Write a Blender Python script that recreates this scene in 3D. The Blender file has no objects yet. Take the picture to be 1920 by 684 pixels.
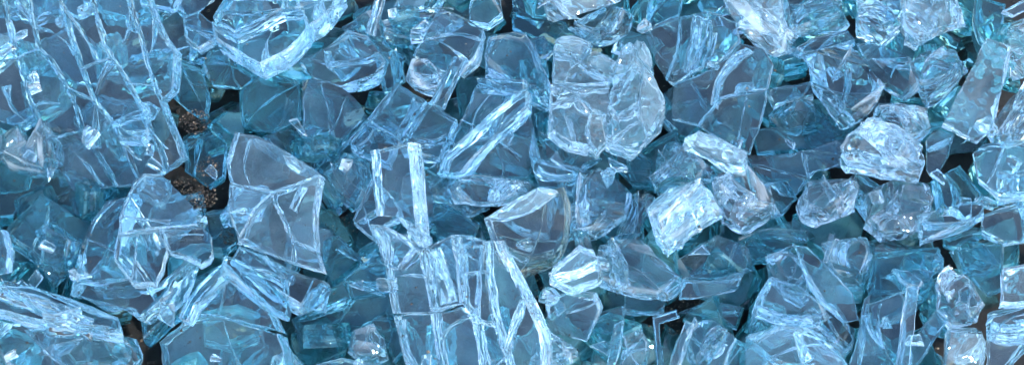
# Heap of crumbled safety glass lying on dark soil, seen close up in open shade.
import bpy, bmesh, math, random
from mathutils import Vector, noise
from mathutils.geometry import tessellate_polygon

S = bpy.context.scene
C = bpy.context.collection
MM = 0.001
R = math.radians

# ------------------------------------------------------------------ camera
ELEV = R(60); DIST = 450 * MM; FPX = 4500.0
TGT = Vector((0, 0, 14 * MM))
fwd = Vector((0, math.cos(ELEV), -math.sin(ELEV)))
rgt = Vector((1, 0, 0))
upv = rgt.cross(fwd)
EYE = TGT - fwd * DIST
cd = bpy.data.cameras.new('camera'); cam = bpy.data.objects.new('camera', cd); C.objects.link(cam)
cam.location = EYE
cam.rotation_euler = (math.pi / 2 - ELEV, 0, 0)
cd.sensor_width = 36; cd.lens = 36 * FPX / 1920
cd.clip_start = 0.01; cd.clip_end = 60
S.camera = cam

def ray(x, y):
    return (fwd + rgt * ((x - 960) / FPX) + upv * ((342 - y) / FPX))

def at(x, y, z):
    d = ray(x, y)
    return EYE + d * ((z * MM - EYE.z) / d.z)

# --------------------------------------------------------------- materials
def mat(name):
    m = bpy.data.materials.new(name); m.use_nodes = True
    nt = m.node_tree; nt.nodes.clear()
    out = nt.nodes.new('ShaderNodeOutputMaterial')
    return m, nt, out

def N(nt, typ, **kw):
    n = nt.nodes.new(typ)
    for k, v in kw.items():
        if k in n.inputs: n.inputs[k].default_value = v
        else: setattr(n, k, v)
    return n

def L(nt, a, ao, b, bi): nt.links.new(a.outputs[ao], b.inputs[bi])

def ramp(nt, stops):
    r = nt.nodes.new('ShaderNodeValToRGB'); cr = r.color_ramp
    while len(cr.elements) > 1: cr.elements.remove(cr.elements[-1])
    cr.elements[0].position = stops[0][0]; cr.elements[0].color = (*stops[0][1], 1) if len(stops[0][1]) == 3 else stops[0][1]
    for p, c in stops[1:]:
        e = cr.elements.new(p); e.color = (*c, 1)
    return r

def g3(v): return (v, v, v)

def pane_material(name, tint, dust_veil_lo, dust_veil_hi, dust_veil_col, lumpy=0.0):
    m, nt, out = mat(name)
    tc = N(nt, 'ShaderNodeTexCoord')
    geo = N(nt, 'ShaderNodeNewGeometry')
    gl = N(nt, 'ShaderNodeBsdfGlass', IOR=1.52, Roughness=0.0); gl.inputs['Color'].default_value = (*tint, 1)
    nz = N(nt, 'ShaderNodeTexNoise', Scale=130.0, Detail=6.0, Roughness=0.65)
    L(nt, geo, 'Position', nz, 'Vector')
    rp = ramp(nt, [(0.38, g3(dust_veil_lo)), (0.72, g3(dust_veil_hi))])
    L(nt, nz, 'Fac', rp, 'Fac')
    # faint scratches and warped surface
    n2 = N(nt, 'ShaderNodeTexNoise', Scale=220.0, Detail=2.0)
    L(nt, geo, 'Position', n2, 'Vector')
    bp = N(nt, 'ShaderNodeBump', Strength=0.25, Distance=0.0006)
    L(nt, n2, 'Fac', bp, 'Height'); L(nt, bp, 'Normal', gl, 'Normal')
    if lumpy:
        n3 = N(nt, 'ShaderNodeTexNoise', Scale=300.0, Detail=1.0); L(nt, geo, 'Position', n3, 'Vector')
        b3 = N(nt, 'ShaderNodeBump', Strength=1.0, Distance=lumpy); L(nt, n3, 'Fac', b3, 'Height')
        L(nt, bp, 'Normal', b3, 'Normal'); L(nt, b3, 'Normal', gl, 'Normal')
    df = N(nt, 'ShaderNodeBsdfDiffuse'); df.inputs['Color'].default_value = (*dust_veil_col, 1)  # diffuse share: slight dust plus a milky veil of light painted in
    tr = N(nt, 'ShaderNodeBsdfTranslucent'); tr.inputs['Color'].default_value = (*dust_veil_col, 1)
    md = N(nt, 'ShaderNodeMixShader', Fac=0.5); L(nt, df, 0, md, 1); L(nt, tr, 0, md, 2)
    mx = N(nt, 'ShaderNodeMixShader')
    L(nt, rp, 'Color', mx, 0); L(nt, gl, 0, mx, 1); L(nt, md, 0, mx, 2)
    L(nt, mx, 0, out, 'Surface')
    return m

def edge_material(name, tint, lo, hi, frost_col, rough):
    m, nt, out = mat(name)
    tc = N(nt, 'ShaderNodeTexCoord'); oi = N(nt, 'ShaderNodeObjectInfo')
    w = N(nt, 'ShaderNodeMath', operation='MULTIPLY'); w.inputs[1].default_value = 97.0
    L(nt, oi, 'Random', w, 0)
    def nz(scale, detail, rgh, dist=0.0):
        mp = N(nt, 'ShaderNodeMapping'); mp.inputs['Scale'].default_value = scale
        L(nt, tc, 'Object', mp, 'Vector')
        n = nt.nodes.new('ShaderNodeTexNoise'); n.noise_dimensions = '4D'
        n.inputs['Scale'].default_value = 1.0; n.inputs['Detail'].default_value = detail
        n.inputs['Roughness'].default_value = rgh; n.inputs['Distortion'].default_value = dist
        L(nt, mp, 'Vector', n, 'Vector'); L(nt, w, 0, n, 'W')
        return n
    streak = nz((110, 110, 850), 1.5, 0.5, 0.3)       # ribs that run along the break
    lumps = nz((260, 260, 420), 1.0, 0.5)              # shell-like dents
    patch = nz((160, 160, 260), 2.0, 0.5)               # clear and bruised stretches
    mul = N(nt, 'ShaderNodeMath', operation='MULTIPLY')
    rp = ramp(nt, [(0.52, g3(0.0)), (0.62, g3(1.0))]); L(nt, streak, 'Fac', rp, 'Fac')
    rq = ramp(nt, [(0.38, g3(lo)), (0.64, g3(hi))]); L(nt, patch, 'Fac', rq, 'Fac')
    base = N(nt, 'ShaderNodeMath', operation='MULTIPLY_ADD'); base.inputs[1].default_value = 0.85; base.inputs[2].default_value = 0.15
    L(nt, rp, 'Color', base, 0)
    L(nt, base, 0, mul, 0); L(nt, rq, 'Color', mul, 1)
    bp = N(nt, 'ShaderNodeBump', Strength=1.0, Distance=0.0004)
    L(nt, streak, 'Fac', bp, 'Height')
    bp2 = N(nt, 'ShaderNodeBump', Strength=1.0, Distance=0.0014)
    L(nt, lumps, 'Fac', bp2, 'Height'); L(nt, bp, 'Normal', bp2, 'Normal')
    gl = N(nt, 'ShaderNodeBsdfGlass', IOR=1.52, Roughness=rough); gl.inputs['Color'].default_value = (*tint, 1)
    L(nt, bp2, 'Normal', gl, 'Normal')
    df = N(nt, 'ShaderNodeBsdfDiffuse'); df.inputs['Color'].default_value = (*frost_col, 1)
    tr = N(nt, 'ShaderNodeBsdfTranslucent'); tr.inputs['Color'].default_value = (*frost_col, 1)
    L(nt, bp2, 'Normal', df, 'Normal')
    md = N(nt, 'ShaderNodeMixShader', Fac=0.5); L(nt, df, 0, md, 1); L(nt, tr, 0, md, 2)
    mx = N(nt, 'ShaderNodeMixShader')
    L(nt, mul, 0, mx, 0); L(nt, gl, 0, mx, 1); L(nt, md, 0, mx, 2)
    L(nt, mx, 0, out, 'Surface')
    return m

TINT = (0.76, 0.925, 0.955)
M = {
    'pane': pane_material('clear_pane_glass', (0.81, 0.935, 0.962), 0.0, 0.065, (0.52, 0.76, 0.88)),
    'edge': edge_material('fractured_glass', (0.86, 0.955, 0.975), 0.0, 0.28, (0.80, 0.91, 0.97), 0.01),
    'pane_clean': pane_material('clean_pane_glass', (0.87, 0.96, 0.978), 0.0, 0.055, (0.58, 0.80, 0.91)),
    'edge_bright': edge_material('bright_fractured_glass', (0.96, 0.988, 0.994), 0.0, 0.34, (0.88, 0.95, 0.98), 0.0),
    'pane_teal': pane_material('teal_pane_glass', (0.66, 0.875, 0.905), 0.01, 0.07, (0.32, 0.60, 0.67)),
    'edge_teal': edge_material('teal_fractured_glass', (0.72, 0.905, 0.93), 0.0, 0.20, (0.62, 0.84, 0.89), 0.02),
    'pane_deep': pane_material('scatter_teal_pane_glass', (0.68, 0.90, 0.91), 0.04, 0.26, (0.20, 0.56, 0.63)),  # teal diffuse share stands in for light scattered back within the heap
    'edge_deep': edge_material('scatter_teal_fractured_glass', (0.72, 0.91, 0.925), 0.02, 0.42, (0.36, 0.72, 0.78), 0.02),  # frost tinted teal to paint the same scattered light on broken edges
    'pane_frost': pane_material('frosted_pane_glass', (0.90, 0.965, 0.98), 0.03, 0.22, (0.70, 0.89, 0.95), 0.0022),
    'edge_frost': edge_material('frosted_fractured_glass', (0.90, 0.965, 0.98), 0.02, 0.40, (0.82, 0.93, 0.97), 0.03),
    'pane_haze': pane_material('hazy_pane_glass', (0.89, 0.965, 0.98), 0.02, 0.13, (0.62, 0.86, 0.95), 0.0016),
    'pane_milky': pane_material('milky_haze_pane_glass', (0.88, 0.965, 0.98), 0.02, 0.13, (0.60, 0.82, 0.93)),  # smooth haze painted in to keep the kite shard milky
    'pane_brown': pane_material('silted_pane_glass', (0.86, 0.94, 0.945), 0.01, 0.14, (0.52, 0.54, 0.52)),
    'edge_amber': edge_material('amber_stained_fracture', (0.95, 0.93, 0.86), 0.05, 0.40, (0.78, 0.74, 0.62), 0.02),
    'crack': edge_material('crack_inside_glass', (0.97, 0.99, 1.0), 0.0, 0.20, (0.88, 0.96, 0.99), 0.0),
}
STYLE = {  # pane, edge
    'h': ('pane_milky', 'edge_bright'),
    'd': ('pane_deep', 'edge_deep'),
    'n': ('pane', 'edge'), 'c': ('pane_clean', 'edge_bright'), 't': ('pane_teal', 'edge_teal'),
    'f': ('pane_frost', 'edge_frost'), 's': ('pane_brown', 'edge_amber'), 'b': ('pane_clean', 'edge'), 'l': ('pane_haze', 'edge_bright'),
}

def soil_material():
    m, nt, out = mat('damp_soil')
    geo = N(nt, 'ShaderNodeNewGeometry')
    nz = N(nt, 'ShaderNodeTexNoise', Scale=420.0, Detail=8.0, Roughness=0.7)
    L(nt, geo, 'Position', nz, 'Vector')
    rp = ramp(nt, [(0.3, (0.002, 0.002, 0.002)), (0.6, (0.007, 0.0065, 0.006)), (0.85, (0.05, 0.038, 0.03))])
    L(nt, nz, 'Fac', rp, 'Fac')
    b = N(nt, 'ShaderNodeBsdfPrincipled', Roughness=0.85)
    L(nt, rp, 'Color', b, 'Base Color')
    bp = N(nt, 'ShaderNodeBump', Strength=0.8, Distance=0.0006)
    L(nt, nz, 'Fac', bp, 'Height'); L(nt, bp, 'Normal', b, 'Normal')
    L(nt, b, 0, out, 'Surface')
    return m
M['soil'] = soil_material()

def grain_material():
    m, nt, out = mat('soil_grain')
    geo = N(nt, 'ShaderNodeNewGeometry')
    rp = ramp(nt, [(0.0, (0.008, 0.007, 0.006)), (0.6, (0.028, 0.021, 0.016)), (0.88, (0.08, 0.055, 0.036)), (1.0, (0.26, 0.19, 0.13))])
    L(nt, geo, 'Random Per Island', rp, 'Fac')
    b = N(nt, 'ShaderNodeBsdfPrincipled', Roughness=0.7)
    L(nt, rp, 'Color', b, 'Base Color'); L(nt, b, 0, out, 'Surface')
    return m
M['grain'] = grain_material()

# ------------------------------------------------------------ mesh helpers
def link(name, me, parent=None):
    o = bpy.data.objects.new(name, me); C.objects.link(o)
    if parent: o.parent = parent
    return o

def thing(name, label, cat, loc, group=None):
    o = bpy.data.objects.new(name, None); C.objects.link(o)
    o.empty_display_size = 0.005
    o.location = loc; o['label'] = label; o['category'] = cat
    if group: o['group'] = group
    return o

def resample(poly, step, jag, seed):
    """poly: list of 2-D points in mm; returns a finer, slightly irregular outline"""
    n = len(poly); out = []
    area = sum(poly[i][0] * poly[(i + 1) % n][1] - poly[(i + 1) % n][0] * poly[i][1] for i in range(n))
    if area < 0: poly = poly[::-1]
    # gentle corner rounding by a Catmull-like blend on obtuse corners
    for i in range(n):
        a = Vector(poly[i]); b = Vector(poly[(i + 1) % n]); p = Vector(poly[i - 1]); q = Vector(poly[(i + 2) % n])
        ln = (b - a).length; k = max(2, int(ln / step))
        # tangents, only where the outline turns softly
        def tang(u, v, w):
            d1 = (v - u); d2 = (w - v)
            if d1.length < 1e-6 or d2.length < 1e-6: return None
            if d1.normalized().dot(d2.normalized()) > 0.90:
                return (d1.normalized() + d2.normalized()).normalized()
            return None
        ta = tang(p, a, b); tb = tang(a, b, q); d = (b - a).normalized()
        ta = (ta or d) * ln; tb = (tb or d) * ln
        nrm = Vector((d.y, -d.x))
        for j in range(k):
            t = j / k
            h = (2*t**3 - 3*t**2 + 1) * a + (t**3 - 2*t**2 + t) * ta + (-2*t**3 + 3*t**2) * b + (t**3 - t**2) * tb
            env = min(1, 4 * t, 4 * (1 - t)) if j else 0
            w = noise.noise(Vector((h.x * 0.35, h.y * 0.35, seed))) * jag + noise.noise(Vector((h.x * 1.1, h.y * 1.1, seed + 7))) * jag * 0.4
            out.append(h + nrm * w * env)
    return out

def glass_solid(outline, thick, seed, rough, chamfer, K=6, cuts=0, cut_depth=(0.08, 0.22), flare=0.0, lean=None):
    """outline: 2-D mm points CCW, z=0 is the front face, the body goes to -thick.
    Returns (pane mesh, fracture edge mesh) that close on each other."""
    n = len(outline); half = thick / 2
    cx = sum(p.x for p in outline) / n; cy = sum(p.y for p in outline) / n
    nr = []
    for i in range(n):
        d = outline[(i + 1) % n] - outline[i - 1]
        d = Vector((d.y, -d.x)); d = d.normalized() if d.length > 1e-9 else Vector((1, 0))
        nr.append(d)
    wide = min(max(p.x for p in outline) - min(p.x for p in outline), max(p.y for p in outline) - min(p.y for p in outline))
    flare = min(flare, 0.16 * wide)
    if lean is None: lean = min(1.0, wide / 14) * Vector((noise.noise(Vector((seed, 1.3, 0))), noise.noise(Vector((seed, 5.7, 0))))) * (rough * 1.1 + 1.2)
    per = 0; us = []
    for i in range(n):
        us.append(per); per += (outline[(i + 1) % n] - outline[i]).length
    rings = []
    for k in range(K + 1):
        t = k / K; z = -t * thick; row = []
        bulge = chamfer * (math.sin(math.pi * min(1, t * 3.2) / 2) * math.sin(math.pi * min(1, (1 - t) * 3.2) / 2)) if 0 < t < 1 else 0
        for i in range(n):
            p = outline[i]
            w = 0
            if 0 < k < K:
                w = rough * (noise.noise(Vector((p.x * 0.16 + seed, p.y * 0.16, z * 0.35))) * 0.9
                             + noise.noise(Vector((p.x * 0.5, p.y * 0.5 + seed, z * 0.9))) * 0.45)
            lv = noise.noise(Vector((p.x * 0.11 + seed * 2.1, p.y * 0.11, 4.4))) * flare
            q = p + nr[i] * (bulge + w - chamfer + lv * t) + lean * t
            row.append(Vector((q.x, q.y, z)) * MM)
        rings.append(row)
    bm = bmesh.new()
    R_ = [[bm.verts.new(v) for v in r] for r in rings]
    for (ring, up) in ((R_[0], True), (R_[K], False)):
        for (a, b, c) in tessellate_polygon([[Vector((v.co.x, v.co.y, 0)) * 1000 for v in ring]]):
            A, B, D = ring[a].co, ring[b].co, ring[c].co
            sg = (B.x - A.x) * (D.y - A.y) - (B.y - A.y) * (D.x - A.x)
            tri = (ring[a], ring[b], ring[c]) if (sg > 0) == up else (ring[a], ring[c], ring[b])
            try: f = bm.faces.new(tri)
            except ValueError: continue
            f.material_index = 0
    for k in range(K):
        for i in range(n):
            j = (i + 1) % n
            f = bm.faces.new((R_[k][i], R_[k + 1][i], R_[k + 1][j], R_[k][j])); f.material_index = 1; f.smooth = True
    bm.normal_update()
    for e in bm.edges:
        if len(e.link_faces) == 2 and e.calc_face_angle(0) > 0.40: e.smooth = False
    rr = random.Random(int(seed * 1000))
    for c in range(cuts):
        a = rr.uniform(0, 2 * math.pi); tl = rr.uniform(0.15, 1.15)
        nn = Vector((math.cos(a) * math.cos(tl), math.sin(a) * math.cos(tl), math.sin(tl) * (1 if rr.random() < 0.8 else -1))).normalized()
        sup = max(v.co.dot(nn) for v in bm.verts)
        lo = min(v.co.dot(nn) for v in bm.verts)
        d = sup - (sup - lo) * rr.uniform(*cut_depth)
        res = bmesh.ops.bisect_plane(bm, geom=bm.verts[:] + bm.edges[:] + bm.faces[:], dist=1e-8, plane_co=nn * d, plane_no=nn, clear_outer=True)
        ce = [e for e in res['geom_cut'] if isinstance(e, bmesh.types.BMEdge) and len(e.link_faces) < 2]
        if ce:
            fr = bmesh.ops.holes_fill(bm, edges=ce, sides=0)
            for f in fr['faces']: f.material_index = 1; f.smooth = False
    out = []
    for mi, nm in ((0, 'pane'), (1, 'fracture_edge')):
        b2 = bm.copy()
        bmesh.ops.delete(b2, geom=[f for f in b2.faces if f.material_index != mi], context='FACES')
        for f in b2.faces: f.material_index = 0
        me = bpy.data.meshes.new(nm); b2.to_mesh(me); b2.free(); out.append(me)
    bm.free()
    return out

def crack_mesh(outline, thick, rr):
    """a thin air gap running through the thickness, curved, from rim to rim (its faces point into the gap)"""
    n = len(outline); i0 = rr.randrange(n); i1 = (i0 + int(n * rr.uniform(0.3, 0.6))) % n
    a, b = outline[i0], outline[i1]; d = b - a
    if d.length < 5: return None
    a = a + d * 0.05; b = b - d * rr.choice((0.05, 0.05, 0.35)); d = b - a
    pn = Vector((-d.y, d.x)).normalized(); sag = d.length * rr.uniform(-0.16, 0.16)
    l2 = rr.uniform(-0.9, 0.9) * thick * rr.choice((0.15, 0.3, 0.8)); tw = rr.uniform(-0.8, 0.8); g = 0.035
    nu = max(8, int(d.length / 0.9)); nv = 6; sd = rr.uniform(0, 50)
    V = [[], []]
    for s_ in (0, 1):
        for v in range(nv + 1):
            tv = 0.03 + 0.94 * v / nv
            for u in range(nu + 1):
                tu = u / nu
                p = a + d * tu + pn * (sag * 4 * tu * (1 - tu) + (l2 + tw * (tu - 0.5) * 2) * (tv - 0.5) + 0.5 * noise.noise(Vector((tu * d.length * 0.25, tv * 2, sd))))
                gg = g * (1 if 0 < u < nu and 0 < v < nv else 0.15)
                q = p + pn * (gg if s_ else -gg)
                V[s_].append((q.x * MM, q.y * MM, -tv * thick * MM))
    m = nu + 1; o = len(V[0]); F = []
    for v in range(nv):
        for u in range(nu):
            k = v * m + u
            F.append((k, k + 1, k + 1 + m, k + m)); F.append((o + k, o + k + m, o + k + 1 + m, o + k + 1))
    def rim(p, q): F.append((p, o + p, o + q, q))
    for u in range(nu): rim(u, u + 1); rim(nv * m + u + 1, nv * m + u)
    for v in range(nv): rim((v + 1) * m, v * m); rim(v * m + nu, (v + 1) * m + nu)
    me = bpy.data.meshes.new('crack'); me.from_pydata(V[0] + V[1], [], F)
    bm = bmesh.new(); bm.from_mesh(me); bmesh.ops.recalc_face_normals(bm, faces=bm.faces[:])
    bmesh.ops.reverse_faces(bm, faces=bm.faces[:])
    for f in bm.faces: f.smooth = True
    bm.to_mesh(me); bm.free(); me.materials.append(M['crack'])
    return me

def add_cracks(root, outline, t, sd, count):
    rr = random.Random(int(sd * 777))
    for c in range(count):
        me = crack_mesh(outline, t, rr)
        if me: link('crack', me, root)

SEED = [1]
TF = 0.80
def frame_for(off, thick):
    """local axes of a sheet whose back face shows shifted by off pixels from its front face"""
    t = thick * 10.0
    dx, dy = off[0] / t, off[1] / t
    ln = math.hypot(dx, dy)
    if ln > 0.93: dx *= 0.93 / ln; dy *= 0.93 / ln
    e = rgt * dx - upv * dy + fwd * math.sqrt(1 - dx * dx - dy * dy)
    nz = -e
    ax = (rgt - nz * rgt.dot(nz)).normalized(); ay = nz.cross(ax)
    return nz, ax, ay

def project(poly, P0, nz, ax, ay):
    out = []
    for (x, y) in poly:
        d = ray(x, y); t = (P0 - EYE).dot(nz) / d.dot(nz)
        q = EYE + d * t - P0
        out.append((q.dot(ax) / MM, q.dot(ay) / MM))
    return out

def set_axes(o, P0, nz, ax, ay):
    from mathutils import Matrix
    m = Matrix((ax, ay, nz)).transposed().to_4x4(); m.translation = P0
    o.matrix_world = m

def shard(label, poly, off=(8, 12), z=15, t=5.0, st='n', kind='shard', rough=None, group=None, plain=False):
    """one loose piece of glass with a flat pane and a fractured rim"""
    SEED[0] += 1; sd = SEED[0] * 1.37
    cx = sum(p[0] for p in poly) / len(poly); cy = sum(p[1] for p in poly) / len(poly)
    nz, ax, ay = frame_for(off, t); P0 = at(cx, cy, z)
    if kind != 'chunk': t *= TF
    if rough is None: rough = {'shard': 0.35, 'chunk': 0.9, 'splinter': 0.3}[kind]
    pl = resample(project(poly, P0, nz, ax, ay), 0.9, {'shard': 0.22, 'chunk': 0.4, 'splinter': 0.25}[kind], sd)
    mp, me = glass_solid(pl, t, sd, rough, {'shard': 0.15, 'chunk': 0.35, 'splinter': 0.15}[kind], 8 if kind == 'chunk' else 6,
                         0 if plain else {'shard': 2, 'chunk': 8, 'splinter': 1}[kind], {'shard': (0.03, 0.10), 'chunk': (0.05, 0.17), 'splinter': (0.02, 0.08)}[kind], 0.6 if plain else {'shard': 5.0, 'chunk': 4.0, 'splinter': 1.5}[kind])
    root = thing('glass_' + kind, label, 'glass ' + kind, (0, 0, 0), group)
    set_axes(root, P0, nz, ax, ay)
    a = link('pane', mp, root); b = link('fracture_edge', me, root)
    span = max(p.x for p in pl) - min(p.x for p in pl) + max(p.y for p in pl) - min(p.y for p in pl)
    if kind != 'splinter' and not plain: add_cracks(root, pl, t, sd, 0 if span < 11 else (3 if kind == 'chunk' or span > 30 else 2 if span > 20 else 1))
    mp.materials.append(M[STYLE[st][0]]); me.materials.append(M[STYLE[st][1]])
    return root

def cracked(label, polys, off=(8, 12), z=15, t=5.0, st='n', gap=0.12, group=None):
    """a sheet crazed into fragments that still hold together"""
    allp = [p for q in polys for p in (q[0] if isinstance(q, tuple) else q)]
    cx = sum(p[0] for p in allp) / len(allp); cy = sum(p[1] for p in allp) / len(allp)
    t *= TF
    nz, ax, ay = frame_for((off[0] * TF, off[1] * TF), t); P0 = at(cx, cy, z)
    root = thing('cracked_glass_sheet', label, 'cracked glass', (0, 0, 0), group)
    set_axes(root, P0, nz, ax, ay)
    lr = random.Random(SEED[0]); lean = Vector((lr.uniform(-0.8, 0.8), lr.uniform(-0.8, 0.8)))
    for q in polys:
        ps = st; nc = 0
        if isinstance(q, tuple): ps = q[1]; nc = q[2] if len(q) > 2 else 0; q = q[0]
        SEED[0] += 1; sd = SEED[0] * 1.37
        pl = resample(project(q, P0, nz, ax, ay), 0.9, 0.35, sd)
        mp, me = glass_solid(pl, t, sd, 0.35 + 0.08 * nc, gap, 6, nc, (0.04, 0.14), 0.0, lean)
        a = link('fragment', mp, root); b = link('fracture_edge', me, a)
        if max(p.x for p in pl) - min(p.x for p in pl) + max(p.y for p in pl) - min(p.y for p in pl) > 12: add_cracks(a, pl, t, sd, 1)
        mp.materials.append(M[STYLE[ps][0]]); me.materials.append(M[STYLE[ps][1]])
    return root

CLUMPS = [(365, 228, 13, 3.0, 230), (390, 312, 15, 2.4, 170), (378, 368, 14, 3.0, 240), (345, 345, 10, 2, 80), (432, 440, 10, 2.2, 90),
          (470, 110, 9, 4, 60), (590, 272, 11, 1.6, 40), (1608, 213, 9, 4, 220), (1092, 284, 12, 3.0, 90), (1280, 570, 8, 4, 160), (1270, 605, 8, 3, 90),
          (610, 452, 8, 4, 160), (640, 415, 6, 4, 120), (1770, 168, 9, 1.5, 60), (690, 560, 7, 3, 60), (15, 298, 10, 2.5, 90), (60, 360, 8, 3, 80),
          (1000, 555, 8, 3, 90), (1155, 650, 12, 1.0, 25), (335, 500, 8, 3, 90), (870, 40, 9, 2, 50), (180, 345, 9, 1, 10), (1300, 480, 9, 4, 60)]

# --- upper left: the big crazed sheet
cracked('big crazed sheet with long slanting cracks crossing the upper left corner', [
    [(-30,-20),(0,-20),(16,60),(30,108),(-30,120)],
    [(-30,122),(31,110),(50,180),(68,228),(20,236),(-30,216)],
    [(2,-20),(48,-20),(60,45),(68,92),(32,108),(16,60)],
    [(34,110),(70,94),(96,122),(124,168),(140,205),(150,245),(78,262),(68,226),(50,178)],
    [(80,264),(152,247),(185,300),(215,350),(135,358),(104,310)],
    [(50,-20),(105,-20),(125,56),(150,130),(172,188),(126,166),(97,120),(70,92),(61,50)],
    [(128,170),(174,190),(205,232),(224,264),(250,322),(262,345),(218,350),(187,300),(152,245),(141,205)],
    [(107,-20),(163,-20),(182,50),(204,108),(150,128),(127,55)],
    [(152,130),(206,110),(236,156),(262,206),(206,230),(175,188)],
    [(208,232),(263,208),(276,240),(300,292),(308,318),(264,345),(252,322),(226,264)],
    [(165,-20),(233,-20),(250,40),(263,81),(285,160),(238,156),(206,108),(184,50)],
    [(239,158),(286,162),(300,192),(320,245),(340,296),(310,316),(302,290),(278,240),(264,206)],
    [(235,-20),(268,-20),(300,65),(326,98),(322,170),(300,190),(287,160),(264,80)]], off=(20, 8), z=20, t=5, st='b')
shard('small upright chip standing on the crazed sheet, with a curved bright rim', [(205,228),(268,205),(278,240),(262,262),(215,255)], off=(10,26), z=25, st='n')
shard('frosted crumb with sparkling broken face at the left border', [(-20,245),(30,228),(50,262),(62,232),(78,215),(102,252),(104,292),(76,312),(40,306),(-20,288)], off=(6,22), z=17, t=8, st='f', kind='chunk')
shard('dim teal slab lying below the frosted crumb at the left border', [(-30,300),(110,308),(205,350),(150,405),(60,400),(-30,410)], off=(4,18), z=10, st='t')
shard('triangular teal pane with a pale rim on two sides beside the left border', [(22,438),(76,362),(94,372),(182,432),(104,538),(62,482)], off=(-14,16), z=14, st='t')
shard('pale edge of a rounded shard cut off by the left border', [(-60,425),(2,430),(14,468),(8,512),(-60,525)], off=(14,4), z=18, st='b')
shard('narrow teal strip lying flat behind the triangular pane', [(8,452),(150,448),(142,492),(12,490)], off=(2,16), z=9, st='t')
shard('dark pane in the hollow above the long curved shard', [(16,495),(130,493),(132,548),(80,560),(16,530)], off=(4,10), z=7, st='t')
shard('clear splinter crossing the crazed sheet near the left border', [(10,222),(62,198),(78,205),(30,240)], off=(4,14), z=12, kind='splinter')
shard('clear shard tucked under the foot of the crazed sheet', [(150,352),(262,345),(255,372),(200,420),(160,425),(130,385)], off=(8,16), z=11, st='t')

# --- lower left
cracked('tall arched shard split in three, standing bright over the lower left', [
    [(248,346),(268,324),(300,324),(362,385),(372,420),(300,426),(222,436),(226,395)],
    [(221,438),(299,428),(313,470),(292,530),(250,530),(214,482)],
    [(302,428),(373,422),(396,440),(398,475),(376,494),(346,478),(316,468)]], off=(-14, 24), z=28, t=6.5, st='c')
shard('wide pale pane leaning behind the arched shard', [(200,375),(236,368),(214,480),(250,535),(292,535),(348,485),(300,562),(256,598),(225,577),(126,552),(132,495),(155,440)], off=(16,16), z=18, t=5.5, st='b')
shard('long curved shard with a glossy white streak in the bottom left corner', [(-30,515),(70,538),(160,568),(228,596),(235,618),(190,615),(100,604),(-30,572)], off=(4,26), z=24, t=6, st='b')
shard('thick rounded chunk full of sparkle in the bottom left corner', [(-30,590),(100,612),(200,618),(250,625),(257,655),(238,700),(-30,720)], off=(2,24), z=17, t=8, st='b', kind='chunk')
shard('narrow teal strip slanting over the black hollow', [(262,598),(330,540),(415,494),(428,503),(345,575),(318,595),(268,635)], off=(8,16), z=13, st='t')
cracked('domed shard with a curved right rim beside the black hollow', [
    [(348,594),(424,506),(480,558),(512,604),(518,618),(450,600),(392,588)],
    [(298,640),(345,600),(392,592),(450,604),(520,624),(532,660),(528,720),(310,720)]], off=(18, 10), z=22, t=6, st='b')
shard('pale splinter forming the left leg of the pointed roof over the domed shard', [(335,592),(350,560),(415,492),(428,506),(372,560),(350,600)], off=(4,12), z=26, t=4, kind='splinter', st='n')
shard('long pale splinter running down right from the point above the domed shard', [(425,478),(446,484),(552,572),(548,592),(520,582),(468,542),(424,502)], off=(-4,14), z=27, t=4, kind='splinter', st='n')

# --- kite shard
cracked('kite shaped shard broken by a star of cracks, left of the centre', [
    [(440,246),(500,262),(600,326),(512,358),(430,341),(423,300)],
    [(430,343),(508,361),(481,386),(446,450),(424,392)],
    [(515,360),(598,330),(588,390),(590,468),(550,450),(526,400),(512,370)],
    [(507,366),(524,402),(548,452),(592,472),(602,505),(560,494),(447,452),(483,388)]], off=(10, 16), z=24, t=5, st='h')
shard('flat dusky pane emerging from under the kite shaped shard', [(448,458),(500,480),(560,510),(614,526),(600,548),(560,572),(500,540),(436,480)], off=(-10,20), z=20, st='b')
shard('small claw shaped chip at the tip under the kite shaped shard', [(562,570),(576,548),(602,528),(614,536),(606,584)], off=(6,10), z=18, st='n')
shard('teal pane lying between the kite shard and the crazed sheet', [(340,250),(425,240),(418,330),(390,350),(345,320)], off=(8,14), z=8, st='t')
shard('dull pane lying on soil right of the arched shard', [(370,395),(430,390),(445,450),(410,475),(380,455)], off=(8,12), z=8, st='t')

# --- top left centre
cracked('broad shard with a thick pale lower rim hanging at the top edge', [
    [(430,-20),(530,-20),(528,14),(440,58),(398,32),(418,0)],
    [(440,61),(530,17),(565,14),(575,50),(545,86),(487,118),(405,70),(396,38)],
    [(532,-20),(642,-20),(612,22),(577,48),(568,12),(531,13)]], off=(8, 32), z=24, t=6, st='b')
shard('square teal chip left of the broad top shard', [(342,28),(372,20),(398,42),(402,72),(372,90),(345,72)], off=(6,16), z=16, st='n')
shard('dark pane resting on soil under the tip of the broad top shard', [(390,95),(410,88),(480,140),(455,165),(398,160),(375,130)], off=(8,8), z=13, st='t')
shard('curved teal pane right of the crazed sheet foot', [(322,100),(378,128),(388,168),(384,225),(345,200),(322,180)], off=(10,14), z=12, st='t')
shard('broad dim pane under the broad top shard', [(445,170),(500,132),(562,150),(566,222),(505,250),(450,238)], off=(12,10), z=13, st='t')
shard('dim pane with one curved edge right of the broad dim pane', [(566,145),(612,150),(662,180),(690,218),(640,262),(600,300),(570,240)], off=(-12,10), z=14, st='n')
shard('small drop shaped chip lying on the dim panes', [(552,240),(585,232),(600,238),(585,262),(562,255)], off=(4,8), z=18, t=4, st='n')
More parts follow.
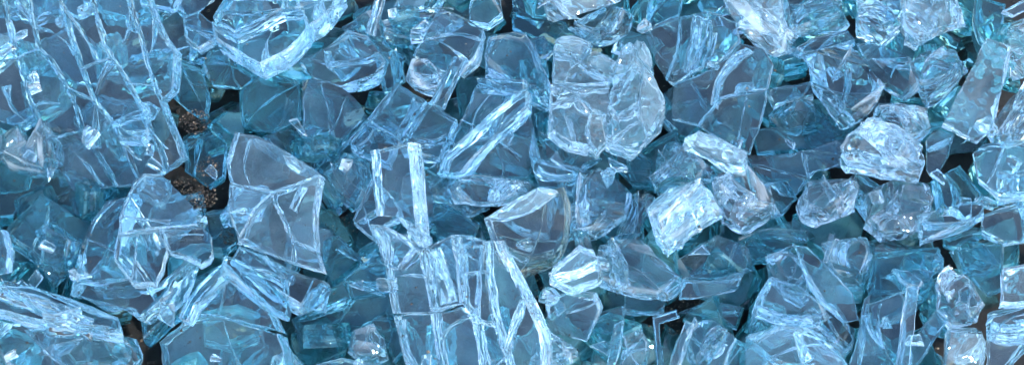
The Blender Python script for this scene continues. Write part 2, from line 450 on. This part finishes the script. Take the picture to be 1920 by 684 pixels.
shard('teal block below the right end of the broad top shard', [(560,112),(612,88),(650,55),(690,60),(724,108),(700,140),(640,162),(590,150)], off=(10,18), z=16, st='n')
shard('thin clear rod standing over the dark gap at the top edge', [(684,62),(697,66),(724,-20),(706,-20)], off=(8,3), z=24, t=3.5, kind='splinter', st='c')
shard('dark pane with a thin bright top edge right of the rod', [(694,66),(762,106),(750,160),(722,170),(715,110)], off=(-6,14), z=15, st='t')
shard('long streaky strip lying along the top edge right of the rod', [(716,34),(872,4),(880,40),(800,78),(722,62)], off=(6,16), z=14, st='n', kind='chunk', rough=0.9)
shard('leaning clear pane with a bright left edge below the top strip', [(774,102),(800,50),(826,14),(906,54),(896,92),(862,140),(800,120)], off=(16,10), z=20, st='b')
shard('crumpled bright white chip at the foot of the leaning pane', [(772,106),(806,103),(836,136),(820,162),(785,156),(760,138)], off=(6,14), z=25, t=5, st='c', kind='chunk')
shard('slanting double edged splinter right of the bright white chip', [(802,196),(850,104),(870,108),(826,204)], off=(10,6), z=24, t=5, kind='splinter', st='n')
cracked('tilted pane crossed by straight cracks above the centre left', [
    [(688,222),(742,154),(800,188),(748,260)],
    [(802,190),(856,222),(822,296),(762,276),(751,262)],
    [(652,266),(687,226),(749,264),(735,302),(690,288)]], off=(4, 18), z=18, t=5, st='n')
shard('sparkling crumb between the kite shard and the tall bright shard', [(602,310),(650,266),(690,290),(694,332),(666,384),(620,350)], off=(8,20), z=18, t=7, st='b', kind='chunk')

# --- upper centre
shard('upright block with vertical white streaks above the centre', [(908,90),(930,50),(986,55),(1012,100),(1036,190),(1002,182),(950,146),(914,142)], off=(4,26), z=20, t=7, st='n', kind='chunk', rough=0.9)
shard('flat bar lying across the foot of the streaked block', [(892,145),(990,148),(985,172),(900,166)], off=(2,10), z=24, t=4, st='n')
shard('dim pane hanging from the flat bar', [(898,150),(962,176),(932,262),(862,280),(846,262),(880,200)], off=(-16,4), z=19, st='n')
shard('long pale splinter sweeping down left from the streaked block', [(966,174),(986,165),(986,200),(930,250),(862,322),(818,328),(830,290),(882,244)], off=(6,10), z=25, t=5, kind='splinter', st='n')
shard('large dim pane right of the long sweeping splinter', [(988,190),(1004,250),(1016,300),(985,336),(862,322),(934,252)], off=(-8,10), z=17, st='n')
shard('glossy bar lying level below the sweeping splinter', [(850,328),(920,332),(988,336),(1002,354),(940,378),(852,376),(842,345)], off=(2,12), z=23, t=6, st='c', kind='chunk', rough=0.6)
shard('dim dusty pane left of the big sparkling block', [(1000,205),(1036,200),(1040,240),(1000,262)], off=(6,12), z=12, st='t')
cracked('big sparkling block of joined fragments right of the upper centre', [
    ([(1045,70),(1075,66),(1110,82),(1100,115),(1065,98),(1040,90)],'f',4),
    ([(1111,84),(1156,108),(1152,138),(1130,137),(1102,117)],'f',4),
    ([(1040,94),(1062,100),(1130,140),(1142,152),(1100,158),(1038,150)],'l',0),
    ([(1036,154),(1100,161),(1145,160),(1139,212),(1110,204),(1084,176),(1034,190)],'l',1),
    ([(1032,193),(1078,180),(1110,205),(1100,240),(1108,272),(1070,265),(1030,236)],'l',2),
    ([(1112,206),(1137,216),(1138,262),(1122,284),(1110,270),(1103,240)],'f',3),
    ([(1166,145),(1190,110),(1205,122),(1196,190),(1160,215),(1142,195),(1148,162)],'l',1),
    ([(1208,124),(1226,142),(1250,190),(1244,230),(1215,258),(1200,192)],'f',4),
    ([(1140,200),(1160,218),(1197,194),(1212,260),(1190,282),(1140,262)],'l',2),
    ([(1158,106),(1170,85),(1185,75),(1192,106),(1165,142),(1154,138)],'f',4),
    ([(1187,73),(1198,62),(1222,104),(1228,138),(1195,106)],'f',4)], off=(-8, 18), z=29, t=8, st='c')
shard('pale wedge cut off by the top edge above the sparkling block', [(990,-30),(1180,-30),(1140,8),(1062,36),(1002,32)], off=(4,10), z=22, t=6, st='f', kind='chunk', rough=0.7)
shard('thick crumb under the pale wedge at the top edge', [(1062,44),(1160,2),(1190,24),(1180,56),(1150,72),(1105,78)], off=(6,20), z=16, t=7, st='n', kind='chunk')
shard('dark pane under the pale wedge right of the streaked block', [(960,20),(1060,40),(1090,72),(1040,80),(1010,72),(960,52)], off=(4,10), z=10, st='t')
shard('frosty small crumb above the streaked block', [(985,72),(1020,66),(1032,92),(1010,110),(990,100)], off=(4,12), z=16, st='n')
shard('clear pane in the shade right of the thick top crumb', [(1196,-20),(1276,-20),(1272,28),(1222,52),(1196,50)], off=(10,10), z=16, st='t')
cracked('blue fan shaped sheet with curved cracks right of the sparkling block', [
    [(1206,56),(1274,30),(1268,95),(1247,148),(1224,100)],
    [(1277,32),(1325,20),(1332,65),(1317,124),(1262,157),(1250,150),(1271,98)],
    [(1328,20),(1380,40),(1386,77),(1345,117),(1320,124),(1335,68)],
    [(1262,161),(1346,120),(1388,80),(1430,90),(1448,120),(1438,164),(1350,183),(1309,234),(1258,222)],
    [(1312,237),(1353,186),(1437,167),(1426,225),(1404,286),(1345,258)]], off=(14, 8), z=21, t=5, st='b')
shard('brilliant white bar under the blue fan shaped sheet', [(1284,258),(1310,244),(1350,258),(1402,286),(1396,306),(1360,300)], off=(-4,26), z=28, t=5, st='f', kind='splinter')

# --- upper right
shard('broad pale wedge pointing down from the top edge', [(1345,-30),(1462,-30),(1476,46),(1512,72),(1484,90),(1450,97),(1392,52)], off=(4,10), z=26, t=7, st='f', kind='chunk', rough=0.6)
shard('fluted pane with dark stripes right of the pale wedge', [(1470,-30),(1572,-30),(1596,28),(1574,52),(1484,48)], off=(8,22), z=20, t=6, st='n', kind='chunk', rough=1.0)
shard('square pale block hanging from the top edge', [(1606,-30),(1692,-30),(1694,30),(1672,80),(1612,58)], off=(2,12), z=22, t=6, st='b', kind='chunk', rough=0.8)
shard('pointed pale block near the top right', [(1694,-30),(1792,-30),(1812,44),(1770,52),(1724,70),(1696,42)], off=(2,12), z=25, t=6, st='f', kind='chunk', rough=0.8)
shard('level ridge of glass joining the pale wedge and the fluted block', [(1486,92),(1516,74),(1590,56),(1604,74),(1560,88),(1500,102)], off=(2,14), z=20, t=5, st='n')
shard('fluted block with dark grooves pointing at the soil', [(1502,104),(1560,86),(1602,76),(1632,120),(1668,160),(1602,222),(1582,230),(1532,176)], off=(10,16), z=23, t=7, st='n', kind='chunk', rough=1.1)
shard('short level bar left of the fluted block', [(1440,166),(1520,152),(1526,176),(1452,196)], off=(4,14), z=17, st='n')
shard('little dark pane in the notch under the pale wedge', [(1448,100),(1474,80),(1515,92),(1504,104),(1455,116)], off=(4,6), z=15, t=4, st='t')
shard('rounded dim pane right of the fluted block', [(1604,82),(1640,76),(1702,104),(1716,148),(1690,178),(1640,152)], off=(12,12), z=20, st='n')
shard('faceted pale crumb right of the rounded dim pane', [(1706,106),(1746,82),(1790,85),(1812,118),(1776,150),(1735,180),(1714,150)], off=(8,18), z=21, t=7, st='b', kind='chunk')
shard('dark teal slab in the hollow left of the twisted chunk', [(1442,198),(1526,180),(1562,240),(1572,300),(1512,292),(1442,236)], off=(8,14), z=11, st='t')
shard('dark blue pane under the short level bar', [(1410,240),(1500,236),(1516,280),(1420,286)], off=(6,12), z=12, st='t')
shard('long clear pane with a straight bright left edge near the right border', [(1850,70),(1896,86),(1884,150),(1862,240),(1832,266),(1768,230)], off=(20,6), z=27, t=5.5, st='l', plain=True)
shard('narrow dim pane standing above the long clear pane', [(1828,-10),(1884,6),(1872,70),(1838,110),(1824,60)], off=(14,6), z=16, st='t')
shard('frosty block at the upper right border', [(1892,25),(1950,20),(1950,130),(1906,140),(1890,90)], off=(4,14), z=20, t=7, st='f', kind='chunk')
shard('bright creased crumb under the frosty block at the right border', [(1864,234),(1882,182),(1940,150),(1945,250),(1872,262)], off=(6,18), z=20, t=6, st='b', kind='chunk')
shard('pale sliver cut by the top right corner', [(1880,20),(1950,-20),(1950,10),(1900,30)], off=(4,8), z=24, t=4, kind='splinter', st='c')

# --- right: twisted chunk and crumbs
shard('upper knot of the twisted chunk on the right', [(1648,186),(1742,190),(1746,226),(1722,250),(1662,246),(1640,216)], off=(2,22), z=23, t=8, st='b', kind='chunk')
shard('curled saddle shaped chunk, largest lump on the right', [(1588,238),(1638,218),(1672,232),(1704,240),(1734,285),(1736,306),(1690,296),(1640,292),(1590,280),(1578,260)], off=(2,34), z=27, t=8, st='f', kind='chunk', rough=1.5)
shard('stout barrel shaped crumb under the saddle shaped chunk', [(1634,346),(1680,336),(1740,334),(1754,366),(1740,405),(1715,430),(1664,434),(1630,405)], off=(0,30), z=21, t=10, st='c', kind='chunk')
shard('level bar jutting right from the barrel shaped crumb', [(1724,400),(1844,372),(1850,398),(1792,424),(1728,452)], off=(2,16), z=22, t=5, st='b')
shard('dark roof shaped pane above the level bar on the right', [(1758,332),(1800,308),(1850,372),(1772,396)], off=(-8,8), z=16, st='t')
shard('clear pane standing left of the dark triangular gap', [(1736,262),(1752,240),(1788,250),(1772,300),(1752,338),(1736,318)], off=(8,8), z=15, st='n')
shard('thick rimmed blue pane at the right border', [(1818,272),(1880,264),(1950,255),(1950,356),(1870,362),(1830,332)], off=(18,14), z=24, t=7, st='b')
shard('glinting pane below the thick rimmed blue pane', [(1838,402),(1940,366),(1940,450),(1882,452),(1842,430)], off=(6,14), z=17, st='b')
shard('bright stubby barrel of glass right of the lower centre', [(1204,405),(1216,384),(1258,346),(1310,322),(1322,336),(1280,364),(1228,404),(1214,414)], off=(34,70), z=33, t=8.5, st='b', kind='chunk', rough=0.45)
shard('cube crumb with a white glint, next to the stubby barrel', [(1350,326),(1406,308),(1448,352),(1462,385),(1402,418),(1368,408),(1346,372)], off=(-4,26), z=24, t=9, st='c', kind='chunk')
shard('cube crumb alone in front of the saddle shaped chunk', [(1500,372),(1532,326),(1590,312),(1612,345),(1606,380),(1540,412),(1500,398)], off=(-4,26), z=24, t=10, st='c', kind='chunk')
shard('dull pitted block behind the stubby barrel', [(1228,280),(1250,256),(1300,275),(1340,320),(1290,345),(1226,350)], off=(4,22), z=20, t=8, st='n', kind='chunk')
shard('pane with warm golden streaks between the two cube crumbs', [(1395,292),(1500,284),(1570,262),(1600,300),(1530,322),(1490,370),(1455,360)], off=(6,10), z=14, st='n')
shard('teal strip lying under the cube crumb with the glint', [(1360,462),(1490,410),(1530,440),(1440,480),(1380,500)], off=(4,14), z=12, st='t')
shard('teal strip under the saddle shaped chunk', [(1510,250),(1560,205),(1600,250),(1580,310),(1530,300)], off=(10,10), z=10, st='t')

# --- centre
shard('tall bright shard with two white upright edges at the centre', [(693,282),(765,266),(772,340),(784,460),(742,408),(704,404)], off=(24, 2), z=31, t=6, st='c', plain=True)
shard('pointed pane leaning left from the foot of the tall bright shard', [(660,412),(696,332),(726,352),(762,402),(722,420),(702,448)], off=(8,10), z=24, st='b')
shard('knobbly bright joint under the tall bright shard', [(762,412),(802,440),(806,466),(780,470),(762,446)], off=(8,10), z=30, t=5, st='c', kind='chunk')
cracked('bright sheet split into long upright slats at the bottom centre', [
    [(690,420),(716,430),(772,465),(744,504),(722,500)],
    [(722,502),(745,506),(785,468),(800,540),(808,585),(736,588),(728,545)],
    [(737,591),(808,588),(816,640),(826,720),(785,720),(748,635)],
    [(787,468),(846,440),(856,500),(862,569),(811,583),(802,540)],
    [(812,587),(863,573),(886,602),(906,720),(830,720),(819,640)],
    [(849,440),(905,452),(908,500),(914,545),(925,610),(888,600),(866,570),(859,500)],
    [(890,604),(927,613),(962,720),(910,720)],
    [(908,452),(925,450),(960,520),(1000,600),(1014,650),(1010,720),(965,720),(929,612),(917,545),(911,500)]], off=(26, 3), z=27, t=5.5, st='c')
shard('small square pane on top of the slatted sheet', [(868,455),(936,460),(930,505),(872,512)], off=(-8,6), z=31, t=3.5, st='c')
cracked('dark cracked sheet lying deep left of the slatted sheet', [
    [(545,600),(640,526),(656,560),(620,610),(562,660)],
    [(641,523),(700,480),(725,500),(730,545),(657,558)],
    [(622,612),(658,562),(731,549),(742,600),(690,602),(641,641)],
    [(560,663),(620,614),(640,644),(622,710),(540,710)]], off=(8, 8), z=12, t=5, st='t')
shard('speckled teal pane right of the kite shaped shard', [(602,450),(640,438),(680,482),(622,530),(606,500)], off=(6,10), z=13, st='t')
shard('small ring shaped crumb left of the slatted sheet', [(664,616),(700,600),(722,632),(726,664),(692,680),(660,652)], off=(-4,16), z=18, t=6, st='b', kind='chunk')
shard('low pale ridge at the bottom edge left of the slatted sheet', [(590,682),(640,668),(722,686),(730,720),(590,720)], off=(4,12), z=20, st='n')
shard('dim pane behind the ring shaped crumb', [(690,600),(722,580),(745,600),(760,650),(735,680),(722,640)], off=(6,10), z=13, st='t')
shard('dark pane right of the tall bright shard', [(812,380),(860,400),(900,420),(890,450),(822,440)], off=(6,10), z=14, st='t')
shard('lumpy teal chunk under the glossy bar', [(806,330),(848,330),(850,376),(920,384),(870,402),(812,372)], off=(4,12), z=17, t=6, st='n', kind='chunk')
shard('hexagonal pane with a thick silted right rim near the centre', [(906,410),(950,395),(1000,362),(1050,352),(1060,400),(1055,450),(1030,496),(976,520),(942,482),(922,440)], off=(10,10), z=20, t=6, st='s')
shard('frosted flake lying on the hexagonal pane', [(906,410),(950,382),(1010,350),(1052,356),(1000,392),(950,410)], off=(2,8), z=26, t=2.5, st='f')
shard('white glinting splinter on the left corner of the hexagonal pane', [(906,412),(918,408),(944,470),(930,478)], off=(6,4), z=32, t=4, kind='splinter', st='c')

# --- right of centre
shard('rounded lumpy shard right of the hexagonal pane', [(1090,316),(1150,312),(1180,346),(1174,400),(1120,430),(1068,450),(1060,400),(1076,350)], off=(6,16), z=20, t=7, st='n', kind='chunk')
shard('curved dim pane above the frosted flake', [(992,290),(1086,318),(1072,362),(1052,352),(1010,350)], off=(8,14), z=18, st='n')
shard('smooth teal pane below the sparkling block', [(1006,242),(1060,266),(1124,292),(1088,314),(1010,296)], off=(6,12), z=15, st='n')
shard('flat teal pane between the sparkling block and the pitted block', [(1130,280),(1200,285),(1222,300),(1222,345),(1182,340),(1150,308)], off=(6,10), z=12, st='t')
shard('clear crumb wedged left of the stubby barrel', [(1182,350),(1226,352),(1240,362),(1206,402),(1204,440),(1150,440),(1178,402)], off=(6,14), z=16, t=6, st='n', kind='chunk')
shard('small bright gem shaped crumb below the hexagonal pane', [(1088,470),(1118,480),(1134,520),(1130,536),(1074,556),(1030,536),(1036,514)], off=(-6,-22), z=30, t=6, st='c')
shard('ring like shard under the gem shaped crumb', [(1020,562),(1060,548),(1110,555),(1122,580),(1100,642),(1028,622)], off=(16,-8), z=25, t=6, st='c')
shard('curled pale chip at the foot of the ring like shard', [(1006,642),(1038,618),(1100,636),(1082,660),(1020,688),(992,700)], off=(4,12), z=22, st='c', kind='chunk', rough=0.6)
shard('long lens shaped shard with dark streaks below the stubby barrel', [(1116,440),(1200,448),(1250,490),(1278,520),(1270,556),(1180,544),(1120,524)], off=(4,18), z=21, t=6, st='n', kind='chunk', rough=0.9)
shard('curved pale band continuing right of the lens shaped shard', [(1279,522),(1332,524),(1396,508),(1384,538),(1320,556),(1274,558)], off=(2,12), z=19, t=5, st='n')
shard('see through pane over soil right of the stubby barrel', [(1262,492),(1345,438),(1400,462),(1410,500),(1330,522),(1280,518)], off=(6,10), z=14, st='n')
shard('upright teal chip under the lens shaped shard', [(1170,548),(1250,552),(1246,584),(1172,580)], off=(4,14), z=12, st='n')
shard('teal wedge right of the ring like shard', [(1120,585),(1170,572),(1166,600),(1148,640),(1122,620)], off=(6,10), z=15, st='n')
shard('soil dotted upright splinter at the bottom edge', [(1152,606),(1168,598),(1160,660),(1148,710),(1130,710)], off=(8,4), z=21, kind='splinter', st='n')
shard('rounded upright crumb beside the soil dotted splinter', [(1170,622),(1196,606),(1214,640),(1210,710),(1155,710)], off=(8,10), z=22, t=6, st='b', kind='chunk')
shard('bent elbow shaped strip right of the rounded upright crumb', [(1222,592),(1268,578),(1276,594),(1238,606),(1246,690),(1230,690)], off=(4,8), z=19, t=4, kind='splinter', st='n')
shard('thin pale rod leaning at the bottom edge, right of the elbow strip', [(1284,602),(1298,606),(1264,710),(1246,710)], off=(6,2), z=24, t=3.5, kind='splinter', st='c')
shard('mottled crumb right of the thin leaning rod', [(1296,604),(1332,592),(1362,612),(1350,650),(1300,678),(1284,660)], off=(6,14), z=18, t=6, st='n', kind='chunk')
shard('fluted pale splinter at the bottom edge, below the mottled crumb', [(1362,618),(1380,632),(1345,710),(1306,710)], off=(6,4), z=25, t=4, kind='splinter', st='b')
shard('dark pane behind the fluted pale splinter', [(1382,634),(1430,655),(1440,710),(1350,710)], off=(-8,8), z=18, st='t')
shard('dim curved pane over soil below the pale band', [(1262,588),(1330,560),(1392,575),(1380,612),(1330,592)], off=(4,12), z=12, st='n')

# --- lower right
shard('domed shard with a bright curved top edge at the bottom edge', [(1398,642),(1448,614),(1500,622),(1560,655),(1610,720),(1396,720)], off=(4,-14), z=22, t=5, st='b')
shard('big tilted pane with a pale left edge above the domed bottom shard', [(1400,632),(1418,556),(1440,520),(1530,560),(1560,596),(1502,630)], off=(14,-6), z=19, t=5, st='b')
shard('crinkled crumb on top of the big tilted pane', [(1440,472),(1488,460),(1530,532),(1502,562),(1442,512)], off=(8,16), z=20, t=6, st='b', kind='chunk')
shard('long pale plank slanting down right below the lone cube crumb', [(1486,456),(1514,462),(1600,552),(1612,600),(1584,604),(1546,562)], off=(4,8), z=26, t=4.5, st='n', kind='splinter')
shard('frosty dull shard under the lone cube crumb', [(1536,452),(1622,440),(1636,500),(1612,556),(1572,520)], off=(8,12), z=18, st='n', kind='chunk', rough=0.8)
shard('thin upright glint of glass left of the frosty dull shard', [(1542,492),(1552,494),(1566,440),(1554,436)], off=(5,2), z=22, t=3, kind='splinter', st='c')
shard('teal rubble block below the slanting plank', [(1512,575),(1560,565),(1600,610),(1600,660),(1560,670),(1500,640)], off=(8,14), z=17, t=7, st='n', kind='chunk')
shard('broad dark teal slab below the barrel shaped crumb', [(1640,470),(1760,462),(1742,540),(1690,590),(1640,600),(1622,540)], off=(8,12), z=16, t=5, st='t')
shard('pale upright plank in front of the dark teal slab', [(1702,532),(1722,536),(1704,720),(1678,720)], off=(4,3), z=25, t=5, kind='splinter', st='c')
shard('small square nub on top of the pale upright plank', [(1676,502),(1704,506),(1736,530),(1720,540),(1690,524)], off=(4,8), z=21, t=4, st='n')
shard('wide hazy pane left of the pale upright plank', [(1622,572),(1694,545),(1684,660),(1670,720),(1600,720),(1608,640)], off=(12,6), z=20, t=5, st='n')
shard('thin double edged pane left of the wide hazy pane', [(1606,640),(1620,560),(1632,552),(1622,640),(1602,720),(1590,700)], off=(8,2), z=19, kind='splinter', st='b')
shard('ribbed strip slanting up right of the pale upright plank', [(1712,640),(1760,575),(1782,592),(1740,660),(1708,700)], off=(8,8), z=18, st='n')
shard('clear knotty crumb with sparkling top near the lower right corner', [(1762,524),(1808,512),(1850,570),(1834,598),(1834,598),(1790,604),(1764,576)], off=(2,14), z=25, t=8, st='c', kind='chunk')
shard('wide stump shaped block under the clear knotty crumb', [(1782,610),(1838,602),(1852,640),(1842,720),(1768,720),(1776,650)], off=(4,10), z=21, t=7, st='f', kind='chunk', rough=0.7)
shard('brilliant white slab end cut off by the right border', [(1882,500),(1950,492),(1950,566),(1876,566)], off=(2,14), z=29, t=6, st='l', plain=True)
shard('clear hollow looking crumb below the brilliant white slab end', [(1856,576),(1950,572),(1950,640),(1900,690),(1852,700)], off=(12,8), z=24, t=7, st='b', kind='chunk')
shard('triangular teal pane left of the brilliant white slab end', [(1800,470),(1880,455),(1876,540),(1850,552),(1818,512)], off=(6,10), z=17, st='t')
shard('knobbly little crumb above the clear knotty crumb', [(1736,470),(1766,462),(1776,500),(1748,520),(1730,500)], off=(4,12), z=20, t=6, st='b', kind='chunk')
shard('dark pane under the level bar on the right', [(1772,430),(1842,424),(1860,448),(1800,466),(1772,458)], off=(4,10), z=13, st='t')


# ------------------------------------------- crumbs buried under the top layer
rnd = random.Random(11)
def buried(cx, cy, z, size, tilt, t, st):
    k = rnd.choice([4, 4, 5, 5, 6]); a0 = rnd.uniform(0, 6.28)
    poly = []
    for i in range(k):
        a = a0 + (i + rnd.uniform(-0.28, 0.28)) * 2 * math.pi / k
        r = size * rnd.uniform(0.75, 1.15); poly.append((r * math.cos(a), r * math.sin(a) * 0.85))
    SEED[0] += 1; sd = SEED[0] * 1.37
    pl = resample(poly, 1.3, 0.3, sd)
    mp, me = glass_solid(pl, t, sd, 0.4, 0.15, 4, 2, (0.05, 0.2), 2.5)
    root = thing('glass_crumb', 'dim teal glass crumb buried deep in the heap under the top layer of shards', 'glass crumb', (cx * MM, cy * MM, z * MM), 'buried glass crumbs under the top layer')
    root.rotation_euler = (tilt * rnd.uniform(-1, 1), tilt * rnd.uniform(-1, 1), rnd.uniform(0, 6.28))
    link('pane', mp, root); link('fracture_edge', me, root)
    mp.materials.append(M[STYLE[st][0]]); me.materials.append(M[STYLE[st][1]])

GAPS = [(270, 650), (670, 25), (360, 225), (385, 340), (1610, 215), (1330, 270), (1790, 300), (1640, 330), (90, 360), (1910, 665), (1815, 410)]
gp = [at(x, y, 4) / MM for x, y in GAPS]
def clear_of_gaps(x, y, rad):
    return all((x - g.x) ** 2 + (y - g.y) ** 2 > (rad * (1.55 if i in (0, 1, 6, 9) else 1.0)) ** 2 for i, g in enumerate(gp))
for (z, tilt, sx, sy, ph, s0, s1, gr) in ((3.8, 0.45, 14.5, 13, 0, 7.0, 10.0, 4), (8.5, 0.6, 14, 13, 7, 6.0, 9.0, 5.5), (13.0, 1.1, 16, 14, 3, 3.5, 6.5, 7)):
    y = -44.0; row = 0
    while y < 50:
        x = -106 + ph + (row % 2) * sx / 2
        while x < 104:
            jx, jy = x + rnd.uniform(-3, 3), y + rnd.uniform(-3, 3)
            if clear_of_gaps(jx, jy, gr):
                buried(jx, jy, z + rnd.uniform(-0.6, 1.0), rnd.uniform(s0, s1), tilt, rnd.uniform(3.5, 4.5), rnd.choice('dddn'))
            x += sx
        y += sy; row += 1

# tiny loose slivers caught between the larger shards
for i in range(80):
    px, py = rnd.uniform(10, 1910), rnd.uniform(5, 680)
    c = at(px, py, rnd.uniform(18, 24)) / MM; r = rnd.uniform(1.1, 2.6)
    poly = [(-r, -r * rnd.uniform(.2, .6)), (r * rnd.uniform(.6, 1.2), -r * rnd.uniform(.3, .8)), (r * rnd.uniform(.3, 1.1), r * rnd.uniform(.2, .7))] + ([(-r * .6, r * rnd.uniform(.3, .9))] if rnd.random() < .6 else [])
    SEED[0] += 1; sd = SEED[0] * 1.37
    mp, me = glass_solid(resample(poly, 0.7, 0.15, sd), rnd.uniform(0.8, 2.6), sd, 0.3, 0.05, 4, 2, (0.05, 0.25))
    root = thing('glass_sliver', 'tiny loose sliver of clear glass caught among the larger shards', 'glass sliver', c * MM, 'tiny loose slivers of glass')
    root.rotation_euler = (rnd.uniform(-.8, .8), rnd.uniform(-.8, .8), rnd.uniform(0, 6.28))
    link('pane', mp, root); link('fracture_edge', me, root)
    mp.materials.append(M['pane_clean']); me.materials.append(M['edge_bright'])

# ------------------------------------------------------------------ the soil
def soil():
    nx, ny = 180, 120; vs = []; fs = []
    for j in range(ny + 1):
        for i in range(nx + 1):
            u = i / nx * 2 - 1; v = j / ny * 2 - 1
            x = 160 * u + 4000 * u ** 9; y = 110 * v + 4000 * v ** 9
            h = noise.noise(Vector((x * .03, y * .03, 0))) * 2.0 + noise.noise(Vector((x * .12, y * .12, 3))) * 0.9 + noise.noise(Vector((x * .5, y * .5, 9))) * 0.35 - 0.5
            vs.append((x * MM, y * MM, h * MM))
    for j in range(ny):
        for i in range(nx):
            a = j * (nx + 1) + i; fs.append((a, a + 1, a + nx + 2, a + nx + 1))
    me = bpy.data.meshes.new('soil'); me.from_pydata(vs, [], fs); me.materials.append(M['soil'])
    me.polygons.foreach_set('use_smooth', [True] * len(fs))
    o = link('soil_ground', me); o['kind'] = 'structure'
soil()

def grains():
    vs = []; fs = []
    base = [(1,0,0),(-1,0,0),(0,1,0),(0,-1,0),(0,0,1),(0,0,-1)]
    bf = [(0,2,4),(2,1,4),(1,3,4),(3,0,4),(2,0,5),(1,2,5),(3,1,5),(0,3,5)]
    def g(x, y, z, r):
        k = len(vs); a = rnd.uniform(0, 6.28); ca, sa = math.cos(a), math.sin(a)
        for b in base:
            s = r * rnd.uniform(.6, 1.2)
            vs.append(((x + (b[0]*ca - b[1]*sa) * s) * MM, (y + (b[0]*sa + b[1]*ca) * s) * MM, (z + (b[2] + .2*b[0]) * s * .8) * MM))
        for f in bf: fs.append(tuple(k + i for i in f))
    for i in range(2500):
        g(rnd.uniform(-115, 115), rnd.uniform(-55, 65), rnd.uniform(-0.3, 0.9), abs(rnd.gauss(0.2, 0.25)) + 0.12)
    for (px, py, z, sp, n) in CLUMPS:
        c = at(px, py, z) / MM
        for i in range(n):
            a = rnd.uniform(0, 6.28); r = sp * math.sqrt(rnd.random())
            g(c.x + r * math.cos(a), c.y + r * math.sin(a) * 0.9, c.z + (1 - (r / sp) ** 2) * rnd.uniform(-2.5, 0.6) , abs(rnd.gauss(0.06, 0.08)) + 0.07)
    # grit that has settled on the glass: dropped straight down on whatever is there
    bpy.context.view_layer.update(); dg = bpy.context.evaluated_depsgraph_get(); got = 0
    for i in range(5000):
        if got > 520: break
        px, py = rnd.uniform(0, 1920), rnd.uniform(0, 684); c = at(px, py, 20)
        if noise.noise(Vector((px * .006, py * .006, 2))) + rnd.uniform(-.25, .25) < 0.12: continue
        ok, hit, nrm, *_ = S.ray_cast(dg, Vector((c.x, c.y, 0.2)), Vector((0, 0, -1)))
        if ok and nrm.z > 0.6:
            r = abs(rnd.gauss(0, 0.11)) + 0.07; h = hit / MM; g(h.x, h.y, h.z + r * 0.5, r); got += 1
    me = bpy.data.meshes.new('soil_grains'); me.from_pydata(vs, [], fs); me.materials.append(M['grain'])
    o = link('soil_grains', me); o['kind'] = 'stuff'
grains()

# ---------------------------------------------------------------- the light
SUN_EL, SUN_AZ = R(46), R(155)      # elevation; azimuth from +Y towards +X
w = bpy.data.worlds.new('World'); S.world = w; w.use_nodes = True
nt = w.node_tree; bg = nt.nodes['Background']
sky = nt.nodes.new('ShaderNodeTexSky'); sky.sky_type = 'NISHITA'; sky.sun_disc = False
sky.sun_elevation = SUN_EL; sky.sun_rotation = SUN_AZ
sky.dust_density = 0.3; sky.ozone_density = 1.8
nt.links.new(sky.outputs[0], bg.inputs[0]); bg.inputs[1].default_value = 0.15
sd = bpy.data.lights.new('sun', 'SUN'); sd.energy = 2.0; sd.angle = R(3); sd.color = (1, 0.97, 0.92)
so = bpy.data.objects.new('sun', sd); C.objects.link(so)
dirv = Vector((math.sin(SUN_AZ) * math.cos(SUN_EL), math.cos(SUN_AZ) * math.cos(SUN_EL), math.sin(SUN_EL)))
so.rotation_euler = (-dirv).to_track_quat('-Z', 'Y').to_euler()
so.location = dirv * 2

# ----------------------------------------------------------------- render
S.render.engine = 'CYCLES'
cy = S.cycles
cy.max_bounces = 20; cy.transmission_bounces = 20; cy.glossy_bounces = 12; cy.diffuse_bounces = 4; cy.transparent_max_bounces = 8
cy.caustics_reflective = True; cy.caustics_refractive = True; cy.blur_glossy = 0.3
cy.sample_clamp_indirect = 6.0
cy.use_denoising = True
try: cy.denoiser = 'OPENIMAGEDENOISE'
except Exception: pass
S.render.resolution_x = 1024; S.render.resolution_y = 364
S.view_settings.view_transform = 'Standard'; S.view_settings.look = 'None'
S.view_settings.exposure = 1.85; S.view_settings.gamma = 1; S.view_settings.use_curve_mapping = False
